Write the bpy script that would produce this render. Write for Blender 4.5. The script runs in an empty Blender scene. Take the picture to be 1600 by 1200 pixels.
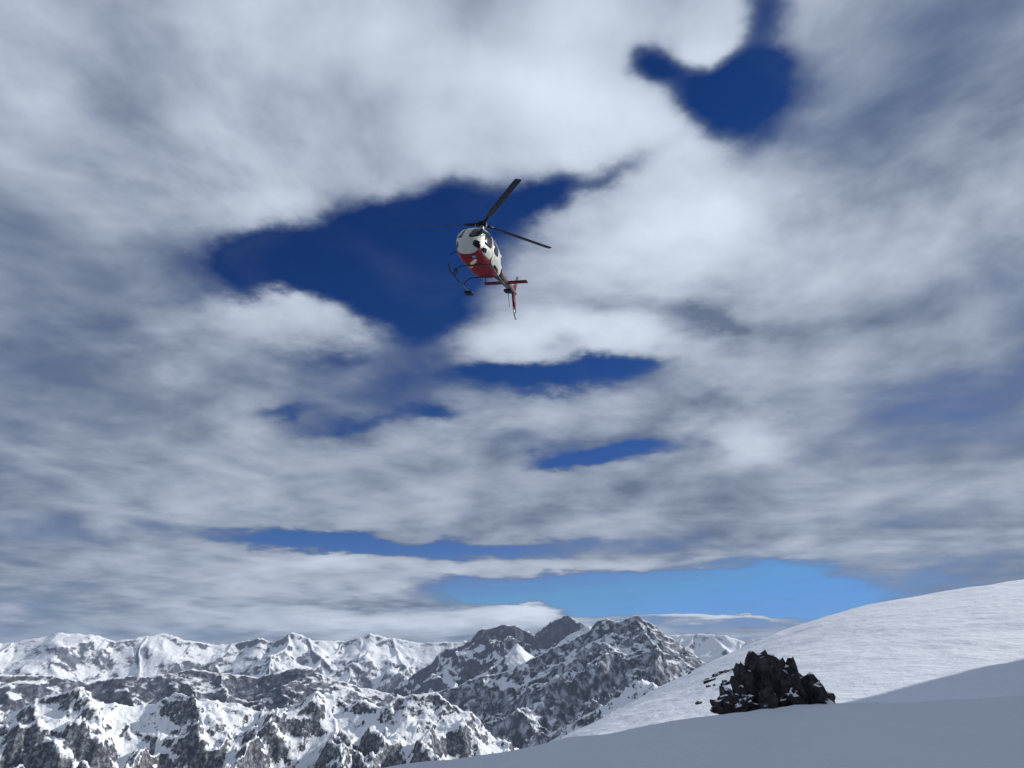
import bpy, bmesh, math, random
import numpy as np
from mathutils import Vector, Matrix

R = math.radians
scene = bpy.context.scene
col = scene.collection

# ------------------------------------------------------------------ camera
EYE = 1.65
cam_d = bpy.data.cameras.new('camera')
cam = bpy.data.objects.new('camera', cam_d)
col.objects.link(cam)
cam.location = (0, 0, EYE)
cam.rotation_euler = (R(90 + 22), 0, 0)
cam_d.sensor_fit = 'VERTICAL'
cam_d.angle_y = R(60)
cam_d.sensor_fit = 'VERTICAL'
cam_d.sensor_height = 24
cam_d.lens = 12 / math.tan(R(30))
cam_d.clip_start = 0.1
cam_d.clip_end = 120000
scene.camera = cam

# ------------------------------------------------------------------ exposure
vs = scene.view_settings
vs.view_transform = 'Standard'
vs.look = 'None'
vs.exposure = 0
vs.gamma = 1
vs.use_curve_mapping = False

# ------------------------------------------------------------------ sun
SUN_AZ, SUN_EL = 67, 26          # compass degrees clockwise from +Y, elevation
sd = Vector((math.sin(R(SUN_AZ)) * math.cos(R(SUN_EL)), math.cos(R(SUN_AZ)) * math.cos(R(SUN_EL)), math.sin(R(SUN_EL))))
sun_d = bpy.data.lights.new('sun', 'SUN')
sun_d.energy = 4.8
sun_d.angle = R(0.53)
sun_d.color = (1, 0.965, 0.91)
sun = bpy.data.objects.new('sun', sun_d)
col.objects.link(sun)
sun.rotation_euler = (-sd).to_track_quat('-Z', 'Y').to_euler()
sun.location = (60, 10, 80)


# ------------------------------------------------------------------ node helper
class NT:
    def __init__(self, tree):
        self.t = tree
        self.l = tree.links

    def n(self, typ, **kw):
        nd = self.t.nodes.new(typ)
        for k, v in kw.items():
            if k.startswith('i_'):
                nd.inputs[k[2:]].default_value = v
            else:
                setattr(nd, k, v)
        return nd

    def put(self, sock, v):
        if hasattr(v, 'is_output'):
            self.l.new(v, sock)
        else:
            sock.default_value = v

    def m(self, op, a, b=None, c=None, clamp=False):
        nd = self.n('ShaderNodeMath', operation=op, use_clamp=clamp)
        for i, v in enumerate((a, b, c)):
            if v is not None:
                self.put(nd.inputs[i], v)
        return nd.outputs[0]

    def v(self, op, a, b=None, c=None):
        nd = self.n('ShaderNodeVectorMath', operation=op)
        for i, q in enumerate((a, b, c)):
            if q is not None:
                if op == 'SCALE' and i == 1:
                    self.put(nd.inputs['Scale'], q)
                else:
                    self.put(nd.inputs[i], q)
        return nd.outputs['Value'] if op in ('DOT_PRODUCT', 'LENGTH', 'DISTANCE') else nd.outputs[0]

    def noise(self, vec, scale, detail=4, rough=0.5, lac=2.0, dist=0.0, out=0):
        nd = self.n('ShaderNodeTexNoise')
        self.put(nd.inputs['Vector'], vec)
        nd.inputs['Scale'].default_value = scale
        nd.inputs['Detail'].default_value = detail
        nd.inputs['Roughness'].default_value = rough
        nd.inputs['Lacunarity'].default_value = lac
        nd.inputs['Distortion'].default_value = dist
        return nd.outputs[out]

    def smooth(self, x, lo, hi, a=0.0, b=1.0):
        nd = self.n('ShaderNodeMapRange', interpolation_type='SMOOTHSTEP')
        self.put(nd.inputs['Value'], x)
        for k, q in (('From Min', lo), ('From Max', hi), ('To Min', a), ('To Max', b)):
            self.put(nd.inputs[k], q)
        return nd.outputs[0]

    def mix(self, fac, a, b):
        nd = self.n('ShaderNodeMix', data_type='RGBA')
        self.put(nd.inputs['Factor'], fac)
        self.put(nd.inputs['A'] if False else nd.inputs[6], a)
        self.put(nd.inputs[7], b)
        return nd.outputs[2]


# ------------------------------------------------------------------ world: clear high-altitude sky and broken cloud
# each entry: azimuth, elevation, half sizes (degrees), tilt, cover added, brightness added
CLOUDS = [
    (21.7,43.5,4.36,2.31,-20,-1.70,0.00), (15.5,46.9,2.62,1.16,-3,-1.10,0.00), (25.0,44.0,2.44,2.16,74,-1.00,0.00), (27.1,48.3,1.77,1.64,-0,-0.80,-0.20),
    (21.1,47.0,2.79,1.30,-10,0.90,0.25), (23.8,48.4,2.62,1.05,-12,0.40,0.10), (-12.1,33.1,11.14,2.52,16,-2.20,0.00), (-10.2,29.0,4.53,3.25,-8,-1.60,0.00),
    (-20.3,31.0,4.59,1.63,14,-1.30,0.00), (2.7,37.2,2.76,1.23,28,-0.90,0.00), (10.2,39.6,4.87,0.71,10,-0.70,-0.50), (-10.8,46.3,23.38,6.79,5,0.70,0.40),
    (-7.4,48.1,8.00,2.00,-2,0.00,0.22), (7.2,45.2,6.34,1.64,-10,0.00,0.20), (-22.0,43.7,6.99,1.72,11,0.00,-0.20), (4.5,48.9,6.70,1.75,-2,0.00,-0.16),
    (11.1,42.7,7.29,2.45,-18,0.60,0.36), (-20.6,36.3,7.07,2.00,26,0.30,0.15), (15.3,33.8,8.59,4.36,-7,0.90,0.42), (18.5,34.9,4.82,2.51,-9,0.10,0.60),
    (19.1,26.6,6.15,1.05,-13,0.00,-0.35), (9.9,28.8,3.66,1.18,-4,0.00,-0.30), (0.6,26.0,5.51,1.87,-0,0.60,0.50), (4.6,27.9,3.08,1.20,-2,0.30,0.30),
    (14.8,24.3,6.84,1.71,-6,0.40,0.40), (5.0,24.9,1.33,0.88,-2,0.00,-0.40), (-18.6,27.0,4.52,1.99,8,0.90,0.30), (-16.0,24.0,2.54,0.85,6,-0.50,-0.30),
    (-12.5,23.7,3.18,2.16,4,0.20,0.05), (-8.3,22.3,3.51,2.19,3,-0.10,-0.15), (-0.9,22.2,2.98,0.77,0,-1.25,0.00), (4.4,21.8,4.72,0.99,10,-1.25,0.00),
    (8.9,22.9,3.51,0.60,1,-0.60,-0.10), (-7.5,19.2,2.18,0.49,2,-0.80,0.00), (-20.0,18.8,1.87,0.52,11,-0.60,0.00), (-14.8,18.5,3.54,0.54,12,-0.60,-0.10),
    (7.1,15.7,4.50,0.76,6,-2.30,0.00), (9.5,14.8,2.48,0.43,-2,-0.40,0.00), (-10.0,13.1,11.96,2.92,2,0.50,0.08), (14.3,19.0,8.80,1.61,-4,0.40,0.12),
    (19.6,16.1,2.56,1.45,-4,0.40,0.50), (11.5,11.7,10.66,2.10,-2,0.40,-0.06), (-14.5,15.7,6.44,1.48,4,0.30,0.10), (-14.8,8.2,7.63,0.45,-1,-1.50,0.00),
    (-5.9,7.8,6.41,0.52,-1,-1.15,0.00), (2.7,8.2,5.94,0.42,-0,-0.55,0.00), (5.3,6.6,12.74,0.46,1,0.70,0.25), (-13.7,6.8,7.10,0.70,2,0.60,0.35),
    (10.4,4.5,10.72,0.89,-1,-2.40,0.00), (2.1,4.9,6.34,0.65,-0,-1.40,0.00), (19.4,4.8,5.19,1.52,-1,-2.00,0.00), (11.8,3.1,10.01,0.68,-1,-1.60,0.00),
    (4.5,4.8,1.37,0.20,-0,1.00,0.50), (-14.4,4.2,8.41,1.75,1,0.50,0.20), (-9.3,2.3,11.13,0.68,0,0.90,0.55), (1.3,3.1,3.13,0.49,-0,1.60,0.80),
    (-12.4,3.6,8.01,0.29,1,0.00,-0.30), (15.2,2.5,5.33,0.24,-1,1.90,0.60), (-12.3,21.5,6.83,2.70,4,-0.40,-0.08), (9.4,21.5,10.99,1.53,-3,-0.20,-0.05),
    (0.0,17.1,14.94,0.99,-0,-0.20,-0.10), (19.8,19.8,3.15,1.05,-6,0.00,-0.12),
]  # end clouds

world = bpy.data.worlds.new('World')
scene.world = world
world.use_nodes = True
wt = world.node_tree
wt.nodes.clear()
W = NT(wt)
SKY_STRENGTH = 0.1
out = W.n('ShaderNodeOutputWorld')
bg = W.n('ShaderNodeBackground')
bg.inputs['Strength'].default_value = SKY_STRENGTH
W.l.new(bg.outputs[0], out.inputs['Surface'])
sky = W.n('ShaderNodeTexSky', sky_type='NISHITA', sun_disc=False)
sky.sun_elevation = R(SUN_EL)
sky.sun_rotation = R(SUN_AZ)
sky.altitude = 4500
sky.air_density = 1.0
sky.dust_density = 0.3
sky.ozone_density = 4.0
tc = W.n('ShaderNodeTexCoord')
d = W.v('NORMALIZE', tc.outputs['Generated'])
sx = W.n('ShaderNodeSeparateXYZ')
W.l.new(d, sx.inputs[0])
X, Y, Z = sx.outputs
az = W.m('MULTIPLY', W.m('ARCTAN2', X, Y), 180 / math.pi)
el = W.m('MULTIPLY', W.m('ARCSINE', Z), 180 / math.pi)
# the cloud layer as a flat sheet overhead: features shrink and flatten towards the horizon
zz = W.m('ADD', W.m('MAXIMUM', Z, 0.0), 0.14)
cx = W.n('ShaderNodeCombineXYZ')
W.put(cx.inputs[0], W.m('DIVIDE', X, zz))
W.put(cx.inputs[1], W.m('DIVIDE', Y, zz))
sheet = cx.outputs[0]
warp_n = W.noise(sheet, 2.2, 6, 0.58, out=1)
warp = W.v('SUBTRACT', warp_n, (0.5, 0.5, 0.5))
wamp = W.smooth(el, 0, 25, 2.0, 8.0)
ae = W.n('ShaderNodeCombineXYZ')
W.put(ae.inputs[0], az)
W.put(ae.inputs[1], el)
wv = W.v('MULTIPLY', W.v('SCALE', warp, wamp), (1.6, 1.0, 0.0))
pos = W.v('ADD', ae.outputs[0], wv)
cover, bright = None, None
for (a, e, s1, s2, r, c, b) in CLOUDS:
    mp = W.n('ShaderNodeMapping', vector_type='TEXTURE')
    W.l.new(pos, mp.inputs['Vector'])
    mp.inputs['Location'].default_value = (a, e, 0)
    mp.inputs['Rotation'].default_value = (0, 0, R(r))
    mp.inputs['Scale'].default_value = (s1, s2, 1)
    g = W.m('POWER', 0.5, W.v('DOT_PRODUCT', mp.outputs[0], mp.outputs[0]))
    cover = W.m('MULTIPLY_ADD', g, c, 0.93 if cover is None else cover)
    if b:
        bright = W.m('MULTIPLY_ADD', g, b, W.smooth(el, 14, 34, 0.23, 0.36) if bright is None else bright)
puff = W.noise(sheet, 1.9, 6, 0.54, dist=0.2)
puff_sun = W.noise(W.v('ADD', sheet, (0.12, 0.03, 0.0)), 1.9, 6, 0.54, dist=0.2)
big = W.noise(sheet, 0.9, 3, 0.5)
dens = W.m('ADD', cover, W.m('MULTIPLY', W.m('SUBTRACT', puff, 0.5), 1.5))
dens = W.m('ADD', dens, W.m('MULTIPLY', W.m('SUBTRACT', big, 0.5), 0.5))
alpha = W.smooth(dens, -0.05, 0.95)
veil = W.m('MULTIPLY', W.smooth(W.noise(sheet, 3.1, 6, 0.6, dist=0.6), 0.48, 0.78), 0.16)
alpha = W.m('MAXIMUM', alpha, veil)
thick = W.smooth(dens, 0.25, 1.25)
relief = W.m('MULTIPLY', W.m('SUBTRACT', puff, puff_sun), W.smooth(el, 12, 34, 1.0, 2.1))
lum = W.m('ADD', bright, relief)
lum = W.m('ADD', lum, W.m('MULTIPLY', W.m('SUBTRACT', big, 0.5), 0.8))
lum = W.m('TANH', W.m('MAXIMUM', lum, 0.0))


def k(rgb):
    return (rgb[0] / SKY_STRENGTH, rgb[1] / SKY_STRENGTH, rgb[2] / SKY_STRENGTH, 1)


body = W.mix(lum, k((0.135, 0.175, 0.265)), k((0.80, 0.89, 1.02)))
ccol = W.mix(thick, k((0.125, 0.17, 0.275)), body)
# deep, saturated blue of thin high air: steeper per-channel falloff from the pale horizon to the dark zenith
sep = W.n('ShaderNodeSeparateColor')
W.l.new(sky.outputs[0], sep.inputs[0])
comb = W.n('ShaderNodeCombineColor')
chan = {}
for i_, (top_, pw, gain) in ((1, (4.5, 1.5, 0.325)), (2, (8.5, 1.1, 0.66))):
    chan[i_] = W.m('MULTIPLY', W.m('POWER', W.m('MINIMUM', sep.outputs[i_], top_), pw), gain)
chan[0] = W.m('MINIMUM', W.m('MULTIPLY', W.m('POWER', chan[1], 1.8), 0.27), 1.05)
for i_ in range(3):
    W.put(comb.inputs[i_], chan[i_])
final = W.mix(alpha, comb.outputs[0], ccol)
W.l.new(final, bg.inputs['Color'])
world.cycles.sampling_method = 'MANUAL'
world.cycles.sample_map_resolution = 512



# ------------------------------------------------------------------ general helpers
def link(o, parent=None):
    col.objects.link(o)
    if parent is not None:
        o.parent = parent
    return o


def mesh_obj(name, verts, faces, mat, parent=None, smooth=True):
    me = bpy.data.meshes.new(name)
    me.from_pydata([tuple(q) for q in verts], [], faces)
    me.validate()
    bm = bmesh.new()
    bm.from_mesh(me)
    bmesh.ops.recalc_face_normals(bm, faces=bm.faces)
    bm.to_mesh(me)
    bm.free()
    if smooth:
        me.polygons.foreach_set('use_smooth', [True] * len(me.polygons))
    me.materials.append(mat)
    return link(bpy.data.objects.new(name, me), parent)


def grid_obj(name, P, mat):
    """P: (rows, columns, 3) array of points -> one quad sheet"""
    nr, nc = P.shape[:2]
    me = bpy.data.meshes.new(name)
    me.vertices.add(nr * nc)
    me.vertices.foreach_set('co', P.reshape(-1).astype(np.float32))
    i = np.arange(nr * nc).reshape(nr, nc)
    q = np.stack([i[:-1, :-1], i[:-1, 1:], i[1:, 1:], i[1:, :-1]], -1).reshape(-1, 4)
    me.loops.add(q.size)
    me.loops.foreach_set('vertex_index', q.reshape(-1).astype(np.int32))
    me.polygons.add(len(q))
    me.polygons.foreach_set('loop_start', np.arange(0, q.size, 4, dtype=np.int32))
    me.polygons.foreach_set('use_smooth', np.ones(len(q), dtype=bool))
    me.update(calc_edges=True)
    me.materials.append(mat)
    return link(bpy.data.objects.new(name, me))


def structure(o, label):
    o['kind'] = 'structure'
    o['label'] = label
    return o


# gradient noise on numpy arrays
_rng = np.random.default_rng(7)
_perm = _rng.permutation(256)
_perm = np.concatenate([_perm, _perm, _perm])
_ga = _rng.uniform(0, 2 * np.pi, 256)
_gx, _gy = np.cos(_ga), np.sin(_ga)


def perlin(x, y):
    xi, yi = np.floor(x).astype(np.int64), np.floor(y).astype(np.int64)
    xf, yf = x - xi, y - yi
    u, v = xf * xf * xf * (xf * (xf * 6 - 15) + 10), yf * yf * yf * (yf * (yf * 6 - 15) + 10)
    xi, yi = xi & 255, yi & 255

    def g(ix, iy, fx, fy):
        h = _perm[_perm[ix] + iy] & 255
        return _gx[h] * fx + _gy[h] * fy
    n00, n10 = g(xi, yi, xf, yf), g(xi + 1, yi, xf - 1, yf)
    n01, n11 = g(xi, yi + 1, xf, yf - 1), g(xi + 1, yi + 1, xf - 1, yf - 1)
    return (n00 * (1 - u) + n10 * u) * (1 - v) + (n01 * (1 - u) + n11 * u) * v


def fbm(x, y, octv=5, gain=0.5):
    s, a, f = 0, 1.0, 1.0
    for i in range(octv):
        s = s + a * perlin(x * f + 17.3 * i, y * f - 9.1 * i)
        a *= gain
        f *= 2.03
    return s


def ridged(x, y, octv=6, gain=0.5):
    s, a, f, w = 0, 1.0, 1.0, 1.0
    for i in range(octv):
        n = 1 - np.abs(perlin(x * f + 31.7 * i, y * f + 11.9 * i)) * 1.9
        n = n * n * w
        w = np.clip(n * 1.8, 0, 1)
        s = s + a * n
        a *= gain
        f *= 2.05
    return s


# ------------------------------------------------------------------ terrain materials
def mountain_material(name, scale, snow_bias, rock, streak=1.0, dust=0.25, snow_below=None):
    m = bpy.data.materials.new(name)
    m.use_nodes = True
    t = NT(m.node_tree)
    b = m.node_tree.nodes['Principled BSDF']
    geo = t.n('ShaderNodeNewGeometry')
    p = t.v('SCALE', geo.outputs['Position'], 1.0 / scale)
    s3 = t.n('ShaderNodeSeparateXYZ')
    t.l.new(geo.outputs['Normal'], s3.inputs[0])
    nz = s3.outputs[2]
    n1 = t.noise(p, 1.0, 8, 0.62)
    n2 = t.noise(t.v('MULTIPLY', p, (1.0, 1.0, 0.8)), 3.4, 7, 0.62, dist=0.4)
    n3 = t.noise(p, 0.22, 3, 0.5)
    f = t.m('ADD', t.m('MULTIPLY_ADD', nz, 1.5, -0.38), t.m('MULTIPLY', t.m('SUBTRACT', n1, 0.5), 0.6))
    f = t.m('ADD', f, t.m('MULTIPLY', t.m('SUBTRACT', n2, 0.5), 0.85 * streak))
    f = t.m('ADD', f, t.m('MULTIPLY', t.m('SUBTRACT', n3, 0.5), 0.5))
    f = t.m('ADD', f, snow_bias)
    if snow_below:      # snow lies deep on the gentler apron under the cliffs
        pz = t.n('ShaderNodeSeparateXYZ')
        t.l.new(geo.outputs['Position'], pz.inputs[0])
        hgt = t.m('ADD', pz.outputs[2], t.m('MULTIPLY', t.m('SUBTRACT', n3, 0.5), 300))
        f = t.m('ADD', f, t.smooth(hgt, snow_below[0], snow_below[1], 0.34, 0.0))
    snow = t.smooth(f, 0.66, 0.84)
    rk = t.mix(t.noise(p, 6.0, 5, 0.6), tuple(c * 0.55 for c in rock) + (1,), tuple(c * 1.5 for c in rock) + (1,))
    # thin snow lying in the cracks of the rock
    dusty = t.m('MULTIPLY', t.smooth(n2, 0.42, 0.68), dust)
    rk = t.mix(dusty, rk, (0.62, 0.66, 0.72, 1))
    c = t.mix(snow, rk, (0.80, 0.82, 0.85, 1))
    t.l.new(c, b.inputs['Base Color'])
    b.inputs['Roughness'].default_value = 0.85
    b.inputs['Specular IOR Level'].default_value = 0.15
    bump = t.n('ShaderNodeBump')
    bump.inputs['Strength'].default_value = 0.7
    bump.inputs['Distance'].default_value = scale * 0.12
    t.l.new(n2, bump.inputs['Height'])
    t.l.new(bump.outputs[0], b.inputs['Normal'])
    return m


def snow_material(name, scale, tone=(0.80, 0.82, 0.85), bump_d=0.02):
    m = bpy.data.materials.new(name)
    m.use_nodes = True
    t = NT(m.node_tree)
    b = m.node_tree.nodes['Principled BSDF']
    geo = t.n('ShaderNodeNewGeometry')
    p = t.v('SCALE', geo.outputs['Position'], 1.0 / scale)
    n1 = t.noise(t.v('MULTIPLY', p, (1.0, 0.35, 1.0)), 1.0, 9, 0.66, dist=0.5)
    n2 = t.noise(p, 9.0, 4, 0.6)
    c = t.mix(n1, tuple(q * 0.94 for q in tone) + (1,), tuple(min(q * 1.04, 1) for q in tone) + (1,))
    t.l.new(c, b.inputs['Base Color'])
    b.inputs['Roughness'].default_value = 0.7
    b.inputs['Specular IOR Level'].default_value = 0.2
    bump = t.n('ShaderNodeBump')
    bump.inputs['Strength'].default_value = 0.5
    bump.inputs['Distance'].default_value = bump_d
    t.l.new(t.m('MULTIPLY_ADD', n2, 0.3, n1), bump.inputs['Height'])
    t.l.new(bump.outputs[0], b.inputs['Normal'])
    return m


def rock_material(name, scale, dark, light, snow=0.0):
    m = bpy.data.materials.new(name)
    m.use_nodes = True
    t = NT(m.node_tree)
    b = m.node_tree.nodes['Principled BSDF']
    geo = t.n('ShaderNodeNewGeometry')
    p = t.v('SCALE', geo.outputs['Position'], 1.0 / scale)
    n1 = t.noise(p, 2.0, 7, 0.65)
    c = t.mix(t.smooth(n1, 0.3, 0.75), dark + (1,), light + (1,))
    if snow:
        s3 = t.n('ShaderNodeSeparateXYZ')
        t.l.new(geo.outputs['Normal'], s3.inputs[0])
        f = t.m('ADD', s3.outputs[2], t.m('MULTIPLY', t.m('SUBTRACT', t.noise(p, 1.3, 6, 0.6), 0.5), 0.8))
        c = t.mix(t.smooth(f, 1.02 - snow, 1.12 - snow), c, (0.8, 0.82, 0.85, 1))
    t.l.new(c, b.inputs['Base Color'])
    b.inputs['Roughness'].default_value = 0.85
    b.inputs['Specular IOR Level'].default_value = 0.25
    bump = t.n('ShaderNodeBump')
    bump.inputs['Strength'].default_value = 0.8
    bump.inputs['Distance'].default_value = scale * 0.15
    t.l.new(n1, bump.inputs['Height'])
    t.l.new(bump.outputs[0], b.inputs['Normal'])
    return m


# ------------------------------------------------------------------ mountains
def polar(az, r):
    return np.sin(np.radians(az)) * r, np.cos(np.radians(az)) * r


def crest_points(tab, dist):
    """tab: (azimuth deg, elevation deg[, distance]) of the crest seen from the shoulder"""
    pts = []
    for q in tab:
        r = q[2] if len(q) > 2 else dist
        x, y = polar(q[0], r)
        pts.append((x, y, EYE + r * math.tan(R(q[1]))))
    return pts


def line_height(X, Y, lines):
    H = np.full(X.shape, -1e9)
    for pts, k, kc in lines:
        for (x0, y0, z0), (x1, y1, z1) in zip(pts[:-1], pts[1:]):
            dx, dy = x1 - x0, y1 - y0
            L2 = dx * dx + dy * dy + 1e-9
            t = np.clip(((X - x0) * dx + (Y - y0) * dy) / L2, 0, 1)
            dd = np.hypot(X - (x0 + t * dx), Y - (y0 + t * dy))
            h = z0 + t * (z1 - z0) - k * dd - kc * (1 - np.exp(-dd / 90.0))
            np.maximum(H, h, out=H)
    return H


def spurs(crest, rnd, step, length, k, kc, spread=0.5, sub=True):
    """side ridges running down from the crest on both sides"""
    res = []
    for (a, b) in zip(crest[:-1], crest[1:]):
        L = math.hypot(b[0] - a[0], b[1] - a[1])
        n = max(1, int(L / step))
        for i in range(n):
            t = (i + rnd.random()) / n
            p = [a[j] + (b[j] - a[j]) * t for j in range(3)]
            for side in ((-1, 1) if rnd.random() < 0.5 else (-1,)):
                ang = math.atan2(p[1], p[0]) + (math.pi if side < 0 else 0) + rnd.uniform(-spread, spread)
                q, pts = list(p), [tuple(p)]
                ln = length * rnd.uniform(0.5, 1.2)
                kk = k * rnd.uniform(0.55, 0.85)
                for j in range(6):
                    ang += rnd.uniform(-0.3, 0.3)
                    st = ln / 6
                    q = [q[0] + math.cos(ang) * st, q[1] + math.sin(ang) * st, q[2] - kk * st * (1.1 if j else 1.5)]
                    pts.append(tuple(q))
                res.append((pts, k, kc * 0.6))
                if sub:
                    for j in (2, 3, 4):
                        a2 = ang + rnd.choice((-1, 1)) * rnd.uniform(0.6, 1.1)
                        q, p2 = list(pts[j]), [pts[j]]
                        for jj in range(3):
                            st = ln / 12
                            q = [q[0] + math.cos(a2) * st, q[1] + math.sin(a2) * st, q[2] - kk * 1.15 * st]
                            p2.append(tuple(q))
                        res.append((p2, k, kc * 0.4))
    return res


def mountain(name, label, tab, dist, az_rng, r_rng, cols, rows, mat, seed, k=0.75, kc=60, step=700,
             length=1800, amp=120, feat=500, floor=-2500.0, warp=80, keep=0.12, fine=0.5):
    rnd = random.Random(seed)
    crest = crest_points(tab, dist)
    lines = [(crest, k, kc)] + spurs(crest, rnd, step, length, k, kc)
    A, Rr = np.meshgrid(np.linspace(az_rng[0], az_rng[1], cols), np.linspace(0, 1, rows) ** 1.15 * (r_rng[1] - r_rng[0]) + r_rng[0])
    X, Y = polar(A, Rr)
    off = seed * 13.7
    wx = fbm(X / feat + off, Y / feat, 4) * warp
    wy = fbm(X / feat - off, Y / feat + 50, 4) * warp
    H = line_height(X + wx, Y + wy, lines)
    Hc = line_height(X, Y, [(crest, k, kc)])
    # relief grows away from the crest so that the skyline stays where it is
    dist_c = np.clip((np.interp(A, [q[0] for q in tab], [c[2] for c in crest]) - Hc) / (feat * 0.8), 0, 1)
    rel = ridged((X + wx) / feat + off, (Y + wy) / feat + off, 7, 0.46) - 1.0
    H = H + rel * amp * (keep + (1 - keep) * dist_c) + ((1 - fine) * fbm(X / (feat * 0.11), Y / (feat * 0.11), 4, 0.6) * 0.13 + fine * (ridged((X + wx * .5) / (feat * 0.2) + off, (Y + wy * .5) / (feat * 0.2), 4, 0.5) - 1) * 0.12) * amp * (0.45 + 0.55 * dist_c)
    H = np.maximum(H, floor + fbm(X / 900, Y / 900, 4) * 120)
    P = np.stack([X, Y, H], -1)
    return structure(grid_obj(name, P, mat), label)


FAR = [(-43.32, 0.69), (-39.09, 1.30), (-35.68, 0.69), (-32.67, 1.45), (-29.50, 0.83), (-25.95, 1.29), (-22.43, 0.74), (-19.81, 1.25),
       (-18.38, 0.90), (-16.82, 1.55), (-15.08, 0.92), (-13.14, 0.92), (-11.22, 1.45), (-9.70, 1.12), (-7.67, 0.89), (-5.13, 0.80),
       (-2.06, 0.95), (2.06, 0.95), (6.18, 1.66), (9.21, 1.41), (13, 0.4)]
DARK = [(-5.61, 0.23), (-3.34, 0.95), (-2.22, 1.77), (-1.04, 2.11), (0.00, 2.21), (0.78, 1.72), (1.65, 1.33), (2.59, 1.91), (3.74, 2.54),
        (4.58, 2.79), (5.19, 2.49), (6.69, 1.66), (8.18, 0.94)]
HAZE = 1.6e-5
MAIN = [(-11.67, -4.92), (-7.91, -3.66), (-5.00, -2.69), (-2.02, -1.51), (0.00, -1.04), (2.04, -0.34), (4.10, 0.66), (6.44, 1.66),
        (7.24, 2.38), (8.02, 2.67), (9.03, 2.42), (10.07, 2.85), (10.89, 2.36), (11.97, 1.49), (13.11, 0.55), (14.46, -0.46),
        (16.01, -1.45), (19.25, -2.85)]
RIGHT = [(8.15, 0.46), (10.67, 0.84), (12.69, 1.30), (14.16, 1.39), (15.61, 1.42), (16.79, 1.28), (17.90, 0.77), (18.62, 0.94),
         (21.21, 1.56), (24.24, 1.22), (27.71, 1.91), (30.74, 1.23), (34.50, 1.58), (39.00, 0.92), (44.80, 1.19)]
BAND = [(-41.36, -1.41), (-35.25, -1.15), (-29.76, -1.71), (-23.86, -1.12), (-19.42, -1.60), (-16.30, -0.91), (-13.87, -1.60),
        (-12.13, -2.37), (-8.93, -2.98), (-5.95, -3.67)]
FRONT = [(-42.28, -3.06), (-38.16, -2.37), (-33.80, -3.00), (-30.39, -2.33), (-26.39, -3.11), (-22.33, -2.67), (-19.15, -3.57),
         (-17.37, -3.53), (-16.06, -3.03), (-13.74, -2.93), (-11.82, -3.18), (-10.34, -3.63), (-8.91, -3.29), (-7.23, -2.77),
         (-5.46, -3.59), (-3.46, -4.57), (-1.47, -5.89), (0.00, -6.96), (2.88, -8.61)]

mat_far = mountain_material('far_snow_rock', 330, 0.05, (0.075, 0.085, 0.11))
mat_dark = mountain_material('dark_cliff', 260, -0.20, (0.05, 0.055, 0.085), dust=0.15, snow_below=(60, 170))
mat_main = mountain_material('grey_rock_snow', 150, -0.03, (0.062, 0.07, 0.09), dust=0.8)
mat_right = mountain_material('snowfield_rock', 350, 0.18, (0.08, 0.09, 0.11))
mat_band = mountain_material('dark_hill', 180, -0.17, (0.05, 0.055, 0.078), dust=0.3)
mat_front = mountain_material('sunny_snow_rock', 42, 0.23, (0.055, 0.058, 0.07), streak=1.4, dust=0.4)
mat_spur = mountain_material('spur_snow_rock', 34, 0.12, (0.06, 0.062, 0.07), dust=0.3)
mat_snow_ridge = mountain_material('snow_ridge', 160, 0.22, (0.07, 0.075, 0.09))

mountain('mountain_range', 'distant snow and rock mountain range along the left skyline', FAR, 15000, (-48, 14), (11000, 16200),
         1000, 170, mat_far, 3, k=0.62, kc=60, step=800, length=2800, amp=260, feat=1700, warp=260, keep=0.15, fine=0.4)
mountain('dark_peaks', 'dark bare double peak behind the main summit', DARK, 9500, (-10, 12), (7600, 10000),
         420, 130, mat_dark, 11, k=0.75, kc=60, step=500, length=1500, amp=150, feat=520, warp=90, keep=0.3, fine=0.7)
mountain('snow_ridge_far', 'distant snow-covered ridge to the right of the main summit', RIGHT, 11000, (6, 48), (9300, 11600),
         600, 100, mat_right, 5, k=0.6, kc=40, step=900, length=1800, amp=120, feat=800, warp=120)
mountain('dark_hill', 'dark shaded hill below the left mountain range', BAND, 7000, (-46, -3), (5000, 7300),
         650, 130, mat_band, 8, k=0.55, kc=10, step=700, length=1500, amp=120, feat=500, warp=90, fine=0.6)
mountain('rocky_mountain', 'big grey rock mountain with a jagged summit dusted in snow', MAIN, 5200, (-14, 22), (3300, 5700),
         760, 300, mat_main, 21, k=0.72, kc=35, step=420, length=1500, amp=105, feat=420, warp=70, fine=0.15)
mountain('snowy_foothills', 'bright sunlit snowy ridges speckled with rock, lower left', FRONT, 3000, (-46, 6), (1500, 3250),
         1000, 300, mat_front, 30, k=0.62, kc=10, step=200, length=1000, amp=105, feat=300, warp=80, keep=0.4, fine=0.75)

SNOWR = [(-1.5, -0.9), (-0.4, 0.2), (0.3, 0.75), (0.8, 0.0), (1.8, -0.38), (3.1, 0.40), (4.35, 1.28), (5.4, 1.72), (6.1, 2.0), (6.9, 1.9), (8.2, 1.4), (10, 0.5)]
mountain('snow_ridge', 'bright white snow ridge climbing to the left shoulder of the main summit', SNOWR, 6600, (-4, 11), (5500, 6900),
         340, 110, mat_snow_ridge, 14, k=0.75, kc=25, step=350, length=900, amp=75, feat=420, warp=60, keep=0.2)

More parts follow.
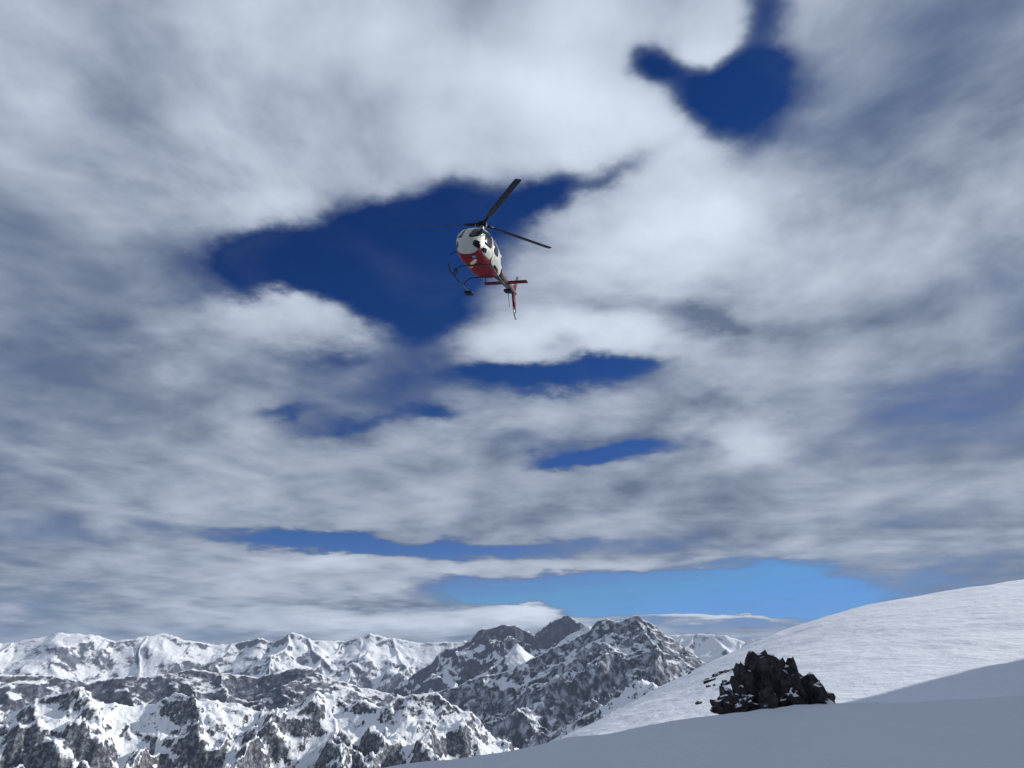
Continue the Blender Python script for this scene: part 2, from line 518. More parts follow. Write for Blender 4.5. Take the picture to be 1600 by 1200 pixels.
SPUR = [(1.2, -8.6), (2.6, -6.9), (4.9, -5.5), (6.9, -4.6), (8.6, -3.45), (9.4, -2.55), (10.4, -1.75), (11.1, -1.6), (11.9, -2.5), (13.2, -3.4), (15, -4.4)]
mountain('snow_spur', 'sunlit white snow spur between the grey mountain and the near slope', SPUR, 2300, (0, 16.5), (1500, 2500),
         320, 130, mat_spur, 17, k=0.6, kc=8, step=180, length=500, amp=70, feat=190, warp=35, keep=0.35, fine=0.8)

# low valley sheet under everything, out to the horizon
A, Q = np.meshgrid(np.linspace(-180, 180, 181), np.linspace(0, 1, 40) ** 2 * 20000 + 300)
VX, VY = polar(A, Q)
structure(grid_obj('valley_floor', np.stack([VX, VY, -2700 + fbm(VX / 4000, VY / 4000, 4) * 200 - 0.0 * Q], -1), mat_right),
          'snowy valley floor far below, out to the horizon')

# thin mountain air over the whole scene
hz = bpy.data.materials.new('thin_air')
hz.use_nodes = True
hz.node_tree.nodes.clear()
h_out = hz.node_tree.nodes.new('ShaderNodeOutputMaterial')
h_vol = hz.node_tree.nodes.new('ShaderNodeVolumePrincipled')
h_vol.inputs['Color'].default_value = (0.62, 0.76, 1.0, 1)
h_vol.inputs['Density'].default_value = HAZE
h_vol.inputs['Anisotropy'].default_value = 0.1
hz.node_tree.links.new(h_vol.outputs[0], h_out.inputs['Volume'])
HB, H0, H1 = 20800, -3050, 640
haze = mesh_obj('haze', [(x, y, z) for z in (H0, H1) for x, y in ((-HB, -HB), (HB, -HB), (HB, HB), (-HB, HB))],
                [(3, 2, 1, 0), (4, 5, 6, 7), (0, 1, 5, 4), (1, 2, 6, 5), (2, 3, 7, 6), (3, 0, 4, 7)], hz, smooth=False)
haze['kind'] = 'stuff'
haze['label'] = 'thin bluish mountain air over the far ranges'

# ------------------------------------------------------------------ near snow
GR_AZ = [-180, -60, -22.25, -16.19, -11.36, -7.20, -2.90, 0.00, 2.44, 3.91, 4.89, 7.81, 9.75, 12.16, 14.98, 17.75, 23.46, 34.91, 60, 180]
GR_EL = [-14, -13, -10.74, -9.44, -8.57, -7.90, -7.37, -7.00, -6.53, -6.05, -5.83, -5.49, -5.12, -4.74, -4.43, -4.11, -3.55, -2.59, -2, -14]


def soft_interp(az, xs, ys, w=2.4):
    return sum(np.interp(az + o_ * w, xs, ys) * q_ for o_, q_ in ((-1, .12), (-.66, .16), (-.33, .18), (0, .08), (.33, .18), (.66, .16), (1, .12)))


def ground_crest(az):
    rc = np.interp(az, [-180, -60, -22, -7, 4, 18, 35, 60, 180], [9, 9, 11, 14, 20, 27, 34, 40, 9])
    el_ = soft_interp(az, GR_AZ, GR_EL, 1.2)
    return rc, EYE + rc * np.tan(np.radians(el_))


def drift(x, y):
    # snow banked up against the outcrop, scooped by the wind
    dx, dy = x - 9.9, y - 28.0
    return (0.22 + 0.25 * fbm(x / 0.9, y / 0.9, 3)) * np.exp(-(dx / 2.6) ** 2 - (dy / 1.2) ** 2)


def ground_z(az, r):
    rc, zc = ground_crest(az)
    t = np.clip(r / rc, 0, 1)
    z = zc * t ** 1.7
    o = np.maximum(r - rc, 0)
    z = z - 0.42 * (o - 2.2 * (1 - np.exp(-o / 2.2)))
    x, y = polar(az, r)
    return z + fbm(x / 5.0, y / 9.0, 5, 0.5) * 0.12 * np.clip(r / 4, 0, 1) + drift(x, y)


A, Q = np.meshgrid(np.linspace(-180, 180, 721), np.linspace(0, 1, 260) ** 1.6 * 120 + 0.2)
gx, gy = polar(A, Q)
mat_snow_near = snow_material('near_snow', 2.2, tone=(0.62, 0.65, 0.70), bump_d=0.3)  # one even snow tone, set darker than the slope snow
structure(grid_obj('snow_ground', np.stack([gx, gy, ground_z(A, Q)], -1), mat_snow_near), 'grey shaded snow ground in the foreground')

SL_AZ = [-6, -1.92, 0.00, 1.95, 3.91, 6.89, 9.89, 12.39, 14.89, 18.35, 22.20, 26.72, 31.69, 36.58, 43.05, 60]
SL_EL = [-11, -8.61, -7.58, -6.82, -5.88, -4.55, -3.20, -2.06, -0.92, 0.67, 2.13, 3.25, 3.95, 4.54, 4.88, 5.2]


def slope_z(az, r):
    rs = soft_interp(az, [-6, 0, 18, 40, 60], [62, 80, 190, 260, 280], 5.0)
    zs = EYE + rs * np.tan(np.radians(soft_interp(az, SL_AZ, SL_EL, 2.6)))
    zb = EYE + 36 * np.tan(np.radians(soft_interp(az, GR_AZ, GR_EL, 2.4) - 1.2))
    t = np.clip((r - 36) / (rs - 36), 0, 1)
    z = zb + (zs - zb) * t ** 1.08
    o = np.maximum(r - rs, 0)
    z = z - 0.5 * (o - 12 * (1 - np.exp(-o / 12)))
    x, y = polar(az, r)
    return z + (fbm(x / 30, y / 45, 7, 0.55) * 0.7 + (ridged(x / 14 + 3, y / 6, 4, 0.5) - 1) * 0.10) * np.clip((r - 36) / 30, 0, 1)


A, Q = np.meshgrid(np.linspace(-6, 60, 520), np.linspace(36, 330, 300))
sxx, syy = polar(A, Q)
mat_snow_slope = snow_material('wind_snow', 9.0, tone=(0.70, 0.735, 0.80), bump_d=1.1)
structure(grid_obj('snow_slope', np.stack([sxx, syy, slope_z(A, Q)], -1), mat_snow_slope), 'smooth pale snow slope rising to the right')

# rocky shoulder added out of view beside the camera to shade the near snow
A, Q = np.meshgrid(np.linspace(40, 150, 300), np.linspace(42, 170, 140))
hx, hy = polar(A, Q)
hh = 68 * np.exp(-((np.clip(np.abs(A - 74) - 18, 0, None)) / 8) ** 2) * np.exp(-((np.abs(Q - 104)) / 36) ** 2)
hh = hh * (1 + 0.18 * (ridged(hx / 30, hy / 30, 5) - 1)) - 4
mat_shoulder = rock_material('shoulder_rock', 14, (0.03, 0.03, 0.035), (0.12, 0.12, 0.13), snow=0.35)
structure(grid_obj('shading_shoulder', np.stack([hx, hy, hh], -1), mat_shoulder), 'rocky snow-patched shoulder of the mountain to the right of the viewpoint')

# ------------------------------------------------------------------ rocks
mat_rock = rock_material('dark_rock', 0.5, (0.014, 0.013, 0.016), (0.085, 0.072, 0.072), snow=0.30)
mat_rock_small = rock_material('slope_rock', 0.6, (0.02, 0.022, 0.03), (0.08, 0.085, 0.10), snow=0.22)


def rock_mesh(name, rnd, sx_, sy_, sz_, sub=3, rough=0.3, cuts=7):
    bm = bmesh.new()
    bmesh.ops.create_icosphere(bm, subdivisions=sub, radius=1)
    planes = []
    for i in range(cuts):
        n = Vector((rnd.gauss(0, 1), rnd.gauss(0, 1), rnd.gauss(0, 0.8))).normalized()
        planes.append((n, rnd.uniform(0.5, 0.85)))
    off = Vector((rnd.uniform(0, 50), rnd.uniform(0, 50), rnd.uniform(0, 50)))
    from mathutils import noise as mn
    for v in bm.verts:
        c = v.co.copy()
        for n, dd in planes:
            e = c.dot(n) - dd
            if e > 0:
                c -= n * e * 0.92
        c *= 1 + rough * mn.fractal(c * 1.8 + off, 1.0, 2.0, 4)
        v.co = Vector((c.x * sx_, c.y * sy_, c.z * sz_))
    me = bpy.data.meshes.new(name)
    bm.to_mesh(me)
    bm.free()
    return me


def rock_obj(name, me, mat, loc, rot, parent=None):
    if not me.materials:
        me.materials.append(mat)
    o = bpy.data.objects.new(name, me)
    o.location = loc
    o.rotation_euler = rot
    return link(o, parent)


rnd = random.Random(4)
ox, oy = polar(19.2, 30.0)
oz = float(ground_z(np.array(19.2), np.array(30.0)))
outcrop = link(bpy.data.objects.new('rock_outcrop', None))
outcrop.location = (ox, oy, oz)
outcrop['label'] = 'jagged black rock outcrop at the edge of the foreground snow'
outcrop['category'] = 'rock'
# azimuth offset (m along the crest), depth, half sizes, height of centre
for (dx, dy, a, b, c, h) in [(-1.75, 0, 0.45, 0.4, 0.35, 0.10), (-1.35, 0.1, 0.5, 0.5, 0.62, 0.3), (-0.9, 0.2, 0.55, 0.55, 0.85, 0.45),
                             (-0.45, 0.3, 0.55, 0.6, 1.1, 0.65), (0.05, 0.4, 0.65, 0.7, 1.45, 0.9), (0.6, 0.4, 0.7, 0.7, 1.35, 0.9),
                             (1.2, 0.5, 0.75, 0.7, 1.05, 0.7), (1.8, 0.5, 0.7, 0.6, 0.8, 0.5), (2.3, 0.5, 0.5, 0.5, 0.5, 0.25),
                             (-2.1, -0.1, 0.16, 0.16, 0.12, 0.05), (-0.2, -0.35, 0.6, 0.4, 0.6, 0.3), (-1.0, -0.3, 0.5, 0.35, 0.4, 0.2),
                             (0.8, -0.3, 0.6, 0.4, 0.55, 0.3)]:
    rock_obj('rock_block', rock_mesh('rock_block', rnd, a, b, c, 3, 0.45), mat_rock, (dx, dy, h),
             (rnd.uniform(-.2, .2), rnd.uniform(-.35, .1), rnd.uniform(0, 6)), outcrop)


def slope_r(az, e):
    rr = np.linspace(40, 320, 1500)
    zz_ = slope_z(np.full_like(rr, az), rr)
    ee = np.degrees(np.arctan2(zz_ - EYE, rr))
    i = np.argmax(ee >= e)
    return float(rr[i]), float(zz_[i])


ROCKS = [  # azimuth, elevation of the spot on the slope, half sizes, label
    (15.20, -2.02, 0.85, 0.5, 0.30, 'low dark rock at the left end of the rock band on the snow slope'),
    (15.02, -2.08, 0.40, 0.3, 0.22, 'small dark stone touching the leftmost rock of the band'),
    (15.95, -1.52, 1.05, 0.5, 0.34, 'long dark rock second from left in the band on the snow slope'),
    (15.72, -1.66, 0.45, 0.35, 0.25, 'small dark stone between the two leftmost long rocks'),
    (16.75, -1.28, 1.05, 0.6, 0.26, 'flat greyish rock in the middle of the rock band'),
    (17.45, -1.12, 0.95, 0.6, 0.30, 'snow-dusted rock near the right end of the band'),
    (18.00, -0.92, 1.0, 0.6, 0.32, 'snow-dusted rock above the jagged black outcrop'),
    (15.08, -2.40, 0.26, 0.2, 0.17, 'tiny stone below the left end of the rock band'),
    (15.52, -2.32, 0.22, 0.2, 0.15, 'tiny grey stone second of the dotted row below the band'),
    (16.10, -2.32, 0.24, 0.2, 0.16, 'tiny stone in the middle of the dotted row below the band'),
    (16.26, -2.08, 0.36, 0.3, 0.20, 'small stone just above the dotted row on the slope'),
    (16.80, -2.12, 0.70, 0.4, 0.24, 'dark flat stone left of the outcrop top on the slope'),
    (14.25, -3.58, 0.30, 0.24, 0.16, 'lone pale stone half buried in the middle of the slope'),
    (13.75, -0.62, 0.45, 0.4, 0.35, 'small dark rock on the skyline of the snow slope'),
]
for (a_, e_, s1_, s2_, s3_, lab) in ROCKS:
    if lab.startswith('small dark rock on the skyline'):
        r_ = 150.0
        z_ = float(slope_z(np.array(a_), np.array(r_)))
    else:
        r_, z_ = slope_r(a_, e_)
    x_, y_ = polar(a_, r_)
    o = rock_obj('rock', rock_mesh('rock', rnd, s1_, s2_, s3_, 3, 0.4), mat_rock_small, (x_, y_, z_ + s3_ * 0.25), (0, -0.25, rnd.uniform(-.4, .4)))
    o['label'] = lab
    o['category'] = 'rock'
    o['group'] = 'rocks scattered on the snow slope'
# ------------------------------------------------------------------ helicopter (local axes: x forward, y left, z up)
def paint(name, rgb, rough=0.35, dirt=0.12, coat=0.3, metal=0.0, spec=0.5):
    m = bpy.data.materials.new(name)
    m.use_nodes = True
    t = NT(m.node_tree)
    b = m.node_tree.nodes['Principled BSDF']
    tco = t.n('ShaderNodeTexCoord')
    n = t.noise(tco.outputs['Object'], 3.0, 6, 0.6)
    c = t.mix(t.smooth(n, 0.35, 0.75), tuple(q * (1 - dirt) for q in rgb) + (1,), tuple(min(1, q * (1 + dirt * 0.4)) for q in rgb) + (1,))
    t.l.new(c, b.inputs['Base Color'])
    t.l.new(t.smooth(n, 0.2, 0.8, rough * 0.8, rough * 1.25), b.inputs['Roughness'])
    b.inputs['Metallic'].default_value = metal
    b.inputs['Specular IOR Level'].default_value = spec
    b.inputs['Coat Weight'].default_value = coat
    b.inputs['Coat Roughness'].default_value = 0.15
    return m


mat_white = paint('white_paint', (0.46, 0.49, 0.44), coat=0.05, spec=0.35)
mat_red = paint('red_paint', (0.23, 0.002, 0.009), rough=0.5, coat=0.0, spec=0.2)
mat_dkred = paint('dark_red_paint', (0.12, 0.003, 0.018), rough=0.7, coat=0.0, spec=0.2)
mat_glass = paint('tinted_glass', (0.006, 0.008, 0.014), rough=0.12, dirt=0.05, coat=0.0, spec=0.35)
mat_black = paint('black_composite', (0.010, 0.012, 0.020), rough=0.6, coat=0.0, spec=0.15)
mat_blade = paint('grey_blade', (0.016, 0.022, 0.04), rough=0.6, coat=0.0, spec=0.25)
mat_metal = paint('dull_metal', (0.30, 0.31, 0.33), rough=0.4, coat=0.0, metal=0.8)
mat_skid = paint('skid_grey', (0.03, 0.036, 0.05), rough=0.55, coat=0.0, spec=0.25)
mat_grey = paint('boom_grey', (0.085, 0.055, 0.068), rough=0.6, coat=0.0, spec=0.2)
mat_mark = paint('cream_marking', (0.75, 0.60, 0.42), rough=0.5, coat=0.0)
mat_lens = paint('blue_lens', (0.03, 0.35, 0.5), rough=0.15)

ST = np.array([  # x, half width, z bottom, z top
    (2.98, 0.06, 1.00, 1.12), (2.93, 0.24, 0.90, 1.24), (2.80, 0.42, 0.80, 1.38), (2.55, 0.61, 0.69, 1.58), (2.20, 0.76, 0.61, 1.83),
    (1.80, 0.86, 0.565, 2.05), (1.35, 0.92, 0.545, 2.20), (0.80, 0.935, 0.54, 2.28), (0.0, 0.935, 0.54, 2.30), (-0.70, 0.93, 0.55, 2.28),
    (-1.30, 0.86, 0.60, 2.22), (-1.80, 0.72, 0.74, 2.14), (-2.30, 0.52, 1.00, 2.07), (-2.75, 0.36, 1.28, 2.01), (-3.0, 0.30, 1.38, 1.98)])
XS = ST[::-1, 0]


def hull(x, a, off=0.0, n=2.7):
    """point on the cabin shell: a = 0 keel, 90 left side, 180 roof (degrees)"""
    w = np.interp(x, XS, ST[::-1, 1])
    zb = np.interp(x, XS, ST[::-1, 2])
    zt = np.interp(x, XS, ST[::-1, 3])
    ca, sa = math.cos(R(a)), math.sin(R(a))
    y = (w + off) * math.copysign(abs(sa) ** (2 / n), sa)
    z = (zb + zt) / 2 - ((zt - zb) / 2 + off) * math.copysign(abs(ca) ** (2 / n), ca)
    return (float(x), float(y), float(z))


heli = link(bpy.data.objects.new('helicopter', None))
heli['label'] = 'white and red helicopter flying nose-on below the clouds'
heli['category'] = 'helicopter'

# shell: fine stations interpolated smoothly
xf = np.concatenate([np.linspace(2.98, 2.2, 22), np.linspace(2.1, -1.2, 24), np.linspace(-1.3, -3.0, 16)])
NA = 64


def spline_rows(xf):
    rows = []
    for x in xf:
        rows.append([hull(x, 360.0 * j / NA) for j in range(NA)])
    P = np.array(rows)
    for it in range(3):     # soften the kinks between stations
        P[1:-1] = (P[:-2] + 2 * P[1:-1] + P[2:]) / 4
    return P


HP = spline_rows(xf)


def is_red(c):
    # red belly pan: lower shell behind the nose, swept up along the sides
    x, y, z = c
    return z < 0.90 + 0.10 * max(0, 1 - abs(x - 0.6) / 2.2) and -1.95 < x < 2.30


def shell_part(name, want, mat, off):
    vs_, fs, idx = [], [], {}
    for i in range(len(HP) - 1):
        for j in range(NA):
            q = [(i, j), (i, (j + 1) % NA), (i + 1, (j + 1) % NA), (i + 1, j)]
            c = np.mean([HP[a] for a in q], axis=0)
            if is_red(c) != want:
                continue
            f_ = []
            for a in q:
                if a not in idx:
                    idx[a] = len(vs_)
                    vs_.append(HP[a])
                f_.append(idx[a])
            fs.append(f_)
    o = mesh_obj(name, vs_, fs, mat, heli)
    return o


fus = shell_part('fuselage', False, mat_white, 0)
belly = shell_part('belly_pan', True, mat_red, 0)
# end caps
mesh_obj('nose_cap', [tuple(q) for q in HP[0]] + [(2.995, 0, 1.06)], [[j, (j + 1) % NA, NA] for j in range(NA)], mat_white, heli)


def surf(x, a, off):
    """point on the softened shell"""
    i = np.interp(-x, -xf, np.arange(len(xf)))
    i0 = min(int(i), len(xf) - 2)
    fi = i - i0
    j = (a % 360) / 360 * NA
    j0 = int(j) % NA
    j1 = (j0 + 1) % NA
    fj = j - int(j)
    p = lambda ii, jj: HP[ii, jj]
    P = (p(i0, j0) * (1 - fj) + p(i0, j1) * fj) * (1 - fi) + (p(i0 + 1, j0) * (1 - fj) + p(i0 + 1, j1) * fj) * fi
    return P


def surf_n(x, a):
    e = 0.03
    u = surf(x + e, a, 0) - surf(x - e, a, 0)
    v = surf(x, a + 2, 0) - surf(x, a - 2, 0)
    n = np.cross(u, v)
    n /= np.linalg.norm(n) + 1e-9
    c = np.array([x * 0.6, 0, 1.4])
    if np.dot(n, surf(x, a, 0) - c) < 0:
        n = -n
    return n


def pane(name, corners, mat, parent, off=0.012, n=12, power=4.0):
    """curved panel with rounded corners lying on the shell; corners as (x, angle) in order round the panel"""
    (x0, a0), (x1, a1), (x2, a2), (x3, a3) = corners
    top, bot = [], []
    N = n
    for i in range(N + 1):
        for j in range(N + 1):
            u, v = -1 + 2 * i / N, -1 + 2 * j / N
            # pull the corners in
            s = (abs(u) ** power + abs(v) ** power)
            l = max(abs(u), abs(v))
            sc = l / (s ** (1 / power)) if s > 0 else 1
            U, V = (u * sc + 1) / 2, (v * sc + 1) / 2
            x = (x0 * (1 - U) + x1 * U) * (1 - V) + (x3 * (1 - U) + x2 * U) * V
            a = (a0 * (1 - U) + a1 * U) * (1 - V) + (a3 * (1 - U) + a2 * U) * V
            p, nn = surf(x, a, 0), surf_n(x, a)
            top.append(p + nn * off)
            bot.append(p - nn * 0.01)
    M = N + 1
    faces = []
    for i in range(N):
        for j in range(N):
            q = [i * M + j, i * M + j + 1, (i + 1) * M + j + 1, (i + 1) * M + j]
            faces.append(q)
    ring = [j for j in range(M)] + [i * M + N for i in range(1, M)] + [N * M + j for j in range(N - 1, -1, -1)] + [i * M for i in range(N - 1, 0, -1)]
    for k_ in range(len(ring)):
        a, b = ring[k_], ring[(k_ + 1) % len(ring)]
        faces.append([a, b, b + len(top), a + len(top)])
    return mesh_obj(name, top + bot, faces, mat, parent)


for s in (1, -1):
    w = pane('windscreen', [(2.88, s * 108), (2.88, s * 164), (1.55, s * 173), (1.55, s * 116)], mat_glass, heli)
    pane('chin_window', [(2.78, s * 58), (2.76, s * 94), (2.28, s * 88), (2.24, s * 56)], mat_glass, heli)
    dr = pane('front_door', [(2.12, s * 50), (1.62, s * 134), (0.62, s * 138), (0.62, s * 46)], mat_white, heli, off=0.008)
    pane('door_window', [(2.0, s * 84), (1.62, s * 128), (0.75, s * 132), (0.75, s * 84)], mat_glass, dr, off=0.02)
    pane('lower_window', [(2.06, s * 58), (2.02, s * 76), (1.55, s * 76), (1.5, s * 58)], mat_glass, dr, off=0.02)
    rd = pane('rear_door', [(0.55, s * 46), (0.55, s * 138), (-0.75, s * 136), (-0.75, s * 48)], mat_white, heli, off=0.008)
    pane('door_window', [(0.42, s * 84), (0.42, s * 130), (-0.6, s * 128), (-0.6, s * 86)], mat_glass, rd, off=0.02)
    pane('roof_window', [(1.35, s * 166), (1.35, s * 176), (0.75, s * 176), (0.75, s * 160)], mat_glass, heli)

# pale lettering on the belly: two short strokes
pane('belly_marking', [(1.75, 9), (1.62, 17), (0.95, -3), (1.08, -11)], mat_mark, belly, off=0.014, power=3)
pane('belly_marking', [(0.72, -10), (0.66, -4), (0.40, -20), (0.46, -26)], mat_mark, belly, off=0.014, power=3)


def loft(name, rings, mat, parent, caps=True, closed=True):
    vs_, fs = [], []
    n = len(rings[0])
    for rg in rings:
        vs_ += rg
    for i in range(len(rings) - 1):
        for j in range(n):
            fs.append([i * n + j, i * n + (j + 1) % n, (i + 1) * n + (j + 1) % n, (i + 1) * n + j])
    if caps:
        fs.append(list(range(n))[::-1])
        fs.append([len(vs_) - n + j for j in range(n)])
    return mesh_obj(name, vs_, fs, mat, parent)


def ring_x(x, w, zb, zt, n=24, p=2.3):
    r = []
    for j in range(n):
        a = 2 * math.pi * j / n
        y = w * math.copysign(abs(math.sin(a)) ** (2 / p), math.sin(a))
        z = (zb + zt) / 2 - (zt - zb) / 2 * math.copysign(abs(math.cos(a)) ** (2 / p), math.cos(a))
        r.append((x, y, z))
    return r


def tube(name, pts, rad, mat, parent, n=10):
    pts = [Vector(p) for p in pts]
    rings = []
    for i, p in enumerate(pts):
        t = (pts[min(i + 1, len(pts) - 1)] - pts[max(i - 1, 0)]).normalized()
        up = Vector((0, 0, 1)) if abs(t.z) < 0.9 else Vector((1, 0, 0))
        s_ = t.cross(up).normalized()
        u_ = s_.cross(t)
        r = rad[i] if isinstance(rad, (list, tuple)) else rad
        rings.append([tuple(p + (s_ * math.cos(2 * math.pi * j / n) + u_ * math.sin(2 * math.pi * j / n)) * r) for j in range(n)])
    return loft(name, rings, mat, parent)


def foil(name, secs, mat, parent):
    """secs: list of (centre, chord vector, thickness vector); lens-shaped section"""
    rings = []
    prof = [(-0.5, 0), (-0.42, .5), (-0.25, .85), (-0.05, 1), (0.2, .75), (0.4, .3), (0.5, 0.05), (0.5, -0.05), (0.4, -.3), (0.2, -.75), (-0.05, -1), (-0.25, -.85), (-0.42, -.5)]
    for c, ch, th in secs:
        c, ch, th = Vector(c), Vector(ch), Vector(th)
        rings.append([tuple(c + ch * a + th * b * 0.5) for a, b in prof])
    return loft(name, rings, mat, parent)


# engine deck and cowlings
cowl = loft('engine_cowling', [ring_x(x, w, zb, zt, p=2.8) for x, w, zb, zt in
            [(1.0, 0.18, 2.2, 2.33), (0.7, 0.34, 2.15, 2.50), (0.3, 0.42, 2.1, 2.66), (-0.2, 0.45, 2.1, 2.72), (-0.9, 0.46, 2.05, 2.66),
             (-1.6, 0.44, 1.95, 2.58), (-2.2, 0.36, 1.9, 2.46), (-2.7, 0.24, 1.85, 2.25), (-2.95, 0.12, 1.85, 2.05)]], mat_white, heli)
for s in (1, -1):
    loft('air_intake', [[(x, s * (0.43 + q[1] * 0.0) + s * 0.03 * (1 - abs(q[2])), 2.42 + q[2] * 0.13) for q in [(0, 0, math.sin(2 * math.pi * j / 12)) for j in range(12)]]
         if False else [(x + 0.22 * math.cos(2 * math.pi * j / 12) * k_, s * (0.43 + 0.03 * k_ * 0 + o_), 2.42 + 0.12 * math.sin(2 * math.pi * j / 12) * k_) for j in range(12)]
         for x, k_, o_ in ((-0.1, 1.0, 0.0), (-0.1, 0.9, 0.035))], mat_black, cowl)
tube('exhaust_pipe', [(-2.35, 0, 2.40), (-2.75, 0, 2.50), (-3.05, 0, 2.62)], [0.19, 0.18, 0.20], mat_metal, heli, 16)

# tail
boom = loft('tail_boom', [ring_x(x, r, c - r, c + r, p=2.0) for x, r, c in
            [(-2.7, 0.335, 1.67), (-3.4, 0.285, 1.70), (-4.4, 0.23, 1.75), (-5.5, 0.18, 1.80), (-6.3, 0.145, 1.84), (-6.85, 0.11, 1.87), (-7.0, 0.05, 1.88)]], mat_grey, heli)
loft('drive_shaft_cover', [ring_x(x, 0.09, z - 0.02, z + 0.10) for x, z in [(-2.9, 1.98), (-4.4, 1.96), (-6.3, 1.96)]], mat_dkred, boom)
stab = foil('horizontal_stabiliser', [((-4.78, y, 1.78), (-0.48, 0, 0), (0, 0, 0.085)) for y in (-1.27, -1.25, 0, 1.25, 1.27)], mat_dkred, heli)
foil('upper_fin', [((-6.45, 0, 1.82), (-0.72, 0, 0), (0, 0.10, 0)), ((-6.95, 0, 2.6), (-0.52, 0, 0), (0, 0.08, 0)), ((-7.25, 0, 3.08), (-0.40, 0, 0), (0, 0.06, 0))], mat_dkred, heli)
foil('lower_fin', [((-6.45, 0, 1.90), (-0.66, 0, 0), (0, 0.20, 0)), ((-6.75, 0, 1.2), (-0.50, 0, 0), (0, 0.19, 0)), ((-6.95, 0, 0.72), (-0.40, 0, 0), (0, 0.15, 0))], mat_dkred, heli)
tube('tail_guard', [(-6.6, 0, 0.95), (-6.85, 0, 0.62), (-7.1, 0, 0.46), (-7.35, 0, 0.42)], 0.045, mat_metal, heli)
tr = tube('tail_gearbox', [(-6.55, 0.0, 1.9), (-6.55, -0.18, 1.9), (-6.55, -0.36, 1.9)], [0.15, 0.12, 0.06], mat_black, heli, 12)
for s in (1, -1):
    u_ = Vector((0.5, 0, 0.87)) * s
    foil('tail_rotor_blade', [(Vector((-6.55, -0.36, 1.9)) + u_ * q, Vector((0.87, 0.1, -0.5)) * 0.19, Vector((0, 0.02, 0))) for q in (0.05, 0.3, 0.6, 0.93)], mat_black, tr)
tube('strobe_light', [(-7.3, 0, 3.06), (-7.3, 0, 3.14)], 0.04, mat_red, heli)

# main rotor
tube('rotor_mast', [(0, 0, 2.6), (0, 0, 2.9), (0, 0, 3.18)], [0.14, 0.10, 0.10], mat_metal, heli, 14)
hub = tube('rotor_hub', [(0, 0, 3.00), (0, 0, 3.04), (0, 0, 3.16), (0, 0, 3.22)], [0.16, 0.30, 0.26, 0.10], mat_black, heli, 18)
for i, (ang, flap) in enumerate(((36.0, -1.5), (149, 5.2), (270, 2.6))):
    u_ = Vector((math.cos(R(ang)) * math.cos(R(flap)), math.sin(R(ang)) * math.cos(R(flap)), math.sin(R(flap))))
    ch = Vector((-math.sin(R(ang)), math.cos(R(ang)), -0.46 if i == 2 else 0.10)).normalized()
    th = u_.cross(ch).normalized()
    c0 = Vector((0, 0, 3.09))
    bl = foil('rotor_blade', [(c0 + u_ * r_, ch * w_, th * t_) for r_, w_, t_ in
              ((0.75, 0.14, 0.09), (1.0, 0.22, 0.06), (1.3, 0.35, 0.045), (3.2, 0.35, 0.04), (5.0, 0.35, 0.035), (5.14, 0.30, 0.02))], mat_blade, heli)
    tube('blade_arm', [c0 + u_ * 0.2, c0 + u_ * 0.55, c0 + u_ * 0.9], [0.09, 0.075, 0.06], mat_black, bl)
    tube('pitch_link', [(math.cos(R(ang + 30)) * 0.28, math.sin(R(ang + 30)) * 0.28, 2.72), (math.cos(R(ang + 22)) * 0.36, math.sin(R(ang + 22)) * 0.36, 3.06)], 0.02, mat_metal, hub)

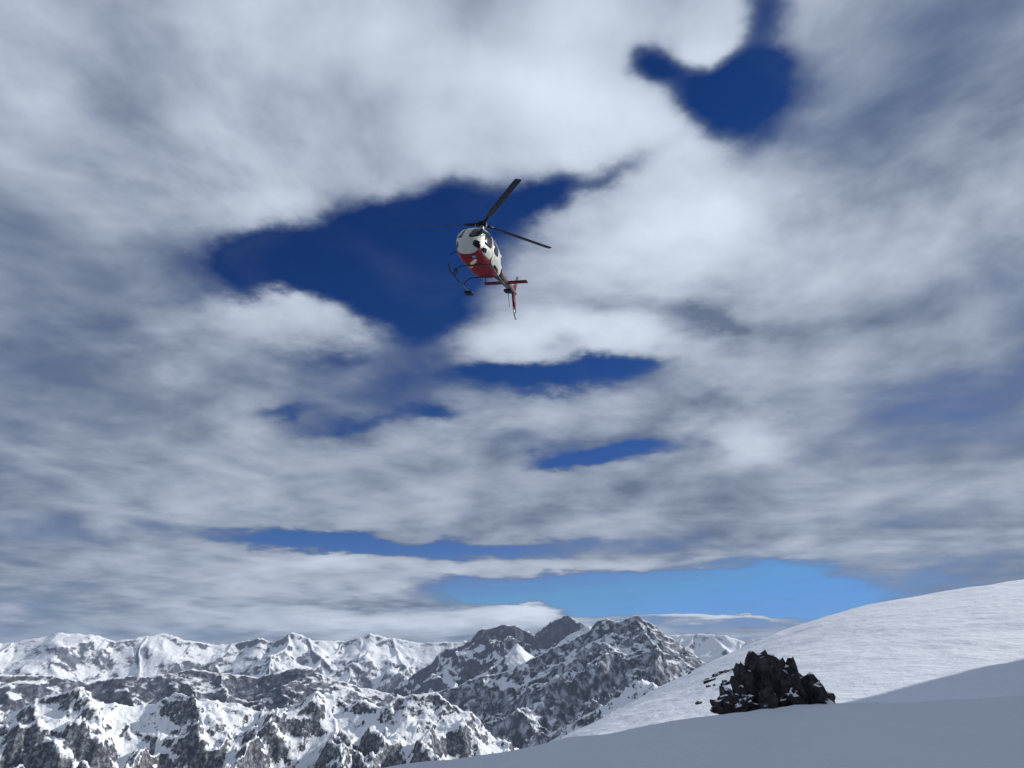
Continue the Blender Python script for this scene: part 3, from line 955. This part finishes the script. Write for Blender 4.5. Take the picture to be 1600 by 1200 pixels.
# landing gear
for s in (1, -1):
    sk = tube('skid', [(1.95, s * 1.06, 0.34), (1.80, s * 1.07, 0.20), (1.60, s * 1.08, 0.11), (1.3, s * 1.09, 0.075), (0, s * 1.09, 0.075), (-1.95, s * 1.09, 0.075)], 0.036, mat_skid, heli)
    # wide snow pad at the skid's heel
    pad = [(-1.35, -0.12), (-1.42, -0.27), (-1.6, -0.33), (-1.95, -0.33), (-2.12, -0.22), (-2.16, 0), (-2.12, 0.22), (-1.95, 0.33), (-1.6, 0.33), (-1.42, 0.27), (-1.35, 0.12)]
    loft('snow_pad', [[(-1.9 + (x + 1.76) * 0.7, s * 1.09 + y * 0.7, 0.01 + z) for x, y in pad] for z in (0, 0.05)], mat_black, sk)
    tube('step', [(0.9, s * 1.03, 0.42), (0.3, s * 1.03, 0.42)], 0.05, mat_skid, sk)
    tube('step_strut', [(0.6, s * 1.03, 0.42), (0.6, s * 1.09, 0.08)], 0.03, mat_skid, sk)
for x_ in (0.95, -0.95):
    tube('cross_tube', [(x_, 1.09, 0.09), (x_, 1.02, 0.32), (x_, 0.75, 0.50), (x_, 0.3, 0.53), (x_, -0.3, 0.53), (x_, -0.75, 0.50), (x_, -1.02, 0.32), (x_, -1.09, 0.09)], 0.03, mat_skid, heli)
tube('landing_light', [(1.98, 0.28, 0.64), (1.98, 0.28, 0.57)], [0.10, 0.11], mat_lens, heli, 14)
tube('cargo_mirror', [(2.45, -0.62, 0.75), (2.6, -0.95, 0.55)], 0.02, mat_black, heli)
tube('antenna', [(-1.2, 0, 0.6), (-1.3, 0, 0.36)], [0.03, 0.015], mat_black, heli)
tube('antenna', [(-3.6, 0, 1.98), (-3.75, 0, 2.25)], [0.03, 0.012], mat_white, heli)

# final proportions: short stubby cabin
for o in heli.children_recursive:
    if o.name.startswith(('rotor', 'blade', 'pitch', 'tail', 'horizontal', 'upper_fin', 'lower_fin', 'strobe', 'drive')):
        continue
    narrow = not o.name.startswith(('skid', 'snow', 'cross', 'step', 'exhaust', 'engine', 'air'))
    for v in o.data.vertices:
        x_ = v.co.x
        v.co.x = x_ * 0.80 if x_ > 0 else (x_ * (0.86 if x_ > -1.5 else 0.86 + 0.14 * min(1, (-1.5 - x_) / 1.5)))
        if narrow and v.co.z < 2.4:
            v.co.y *= 0.86
            v.co.z += 0.10 * max(0.0, v.co.z - 0.6)

heli.location = (-1.68, 29.06, 17.34 + EYE)
heli.rotation_euler = Matrix((Matrix.Rotation(R(-105.2), 3, 'Z') @ Matrix.Rotation(R(8.1), 3, 'Y') @ Matrix.Rotation(R(-5.0), 3, 'X'))).to_euler()
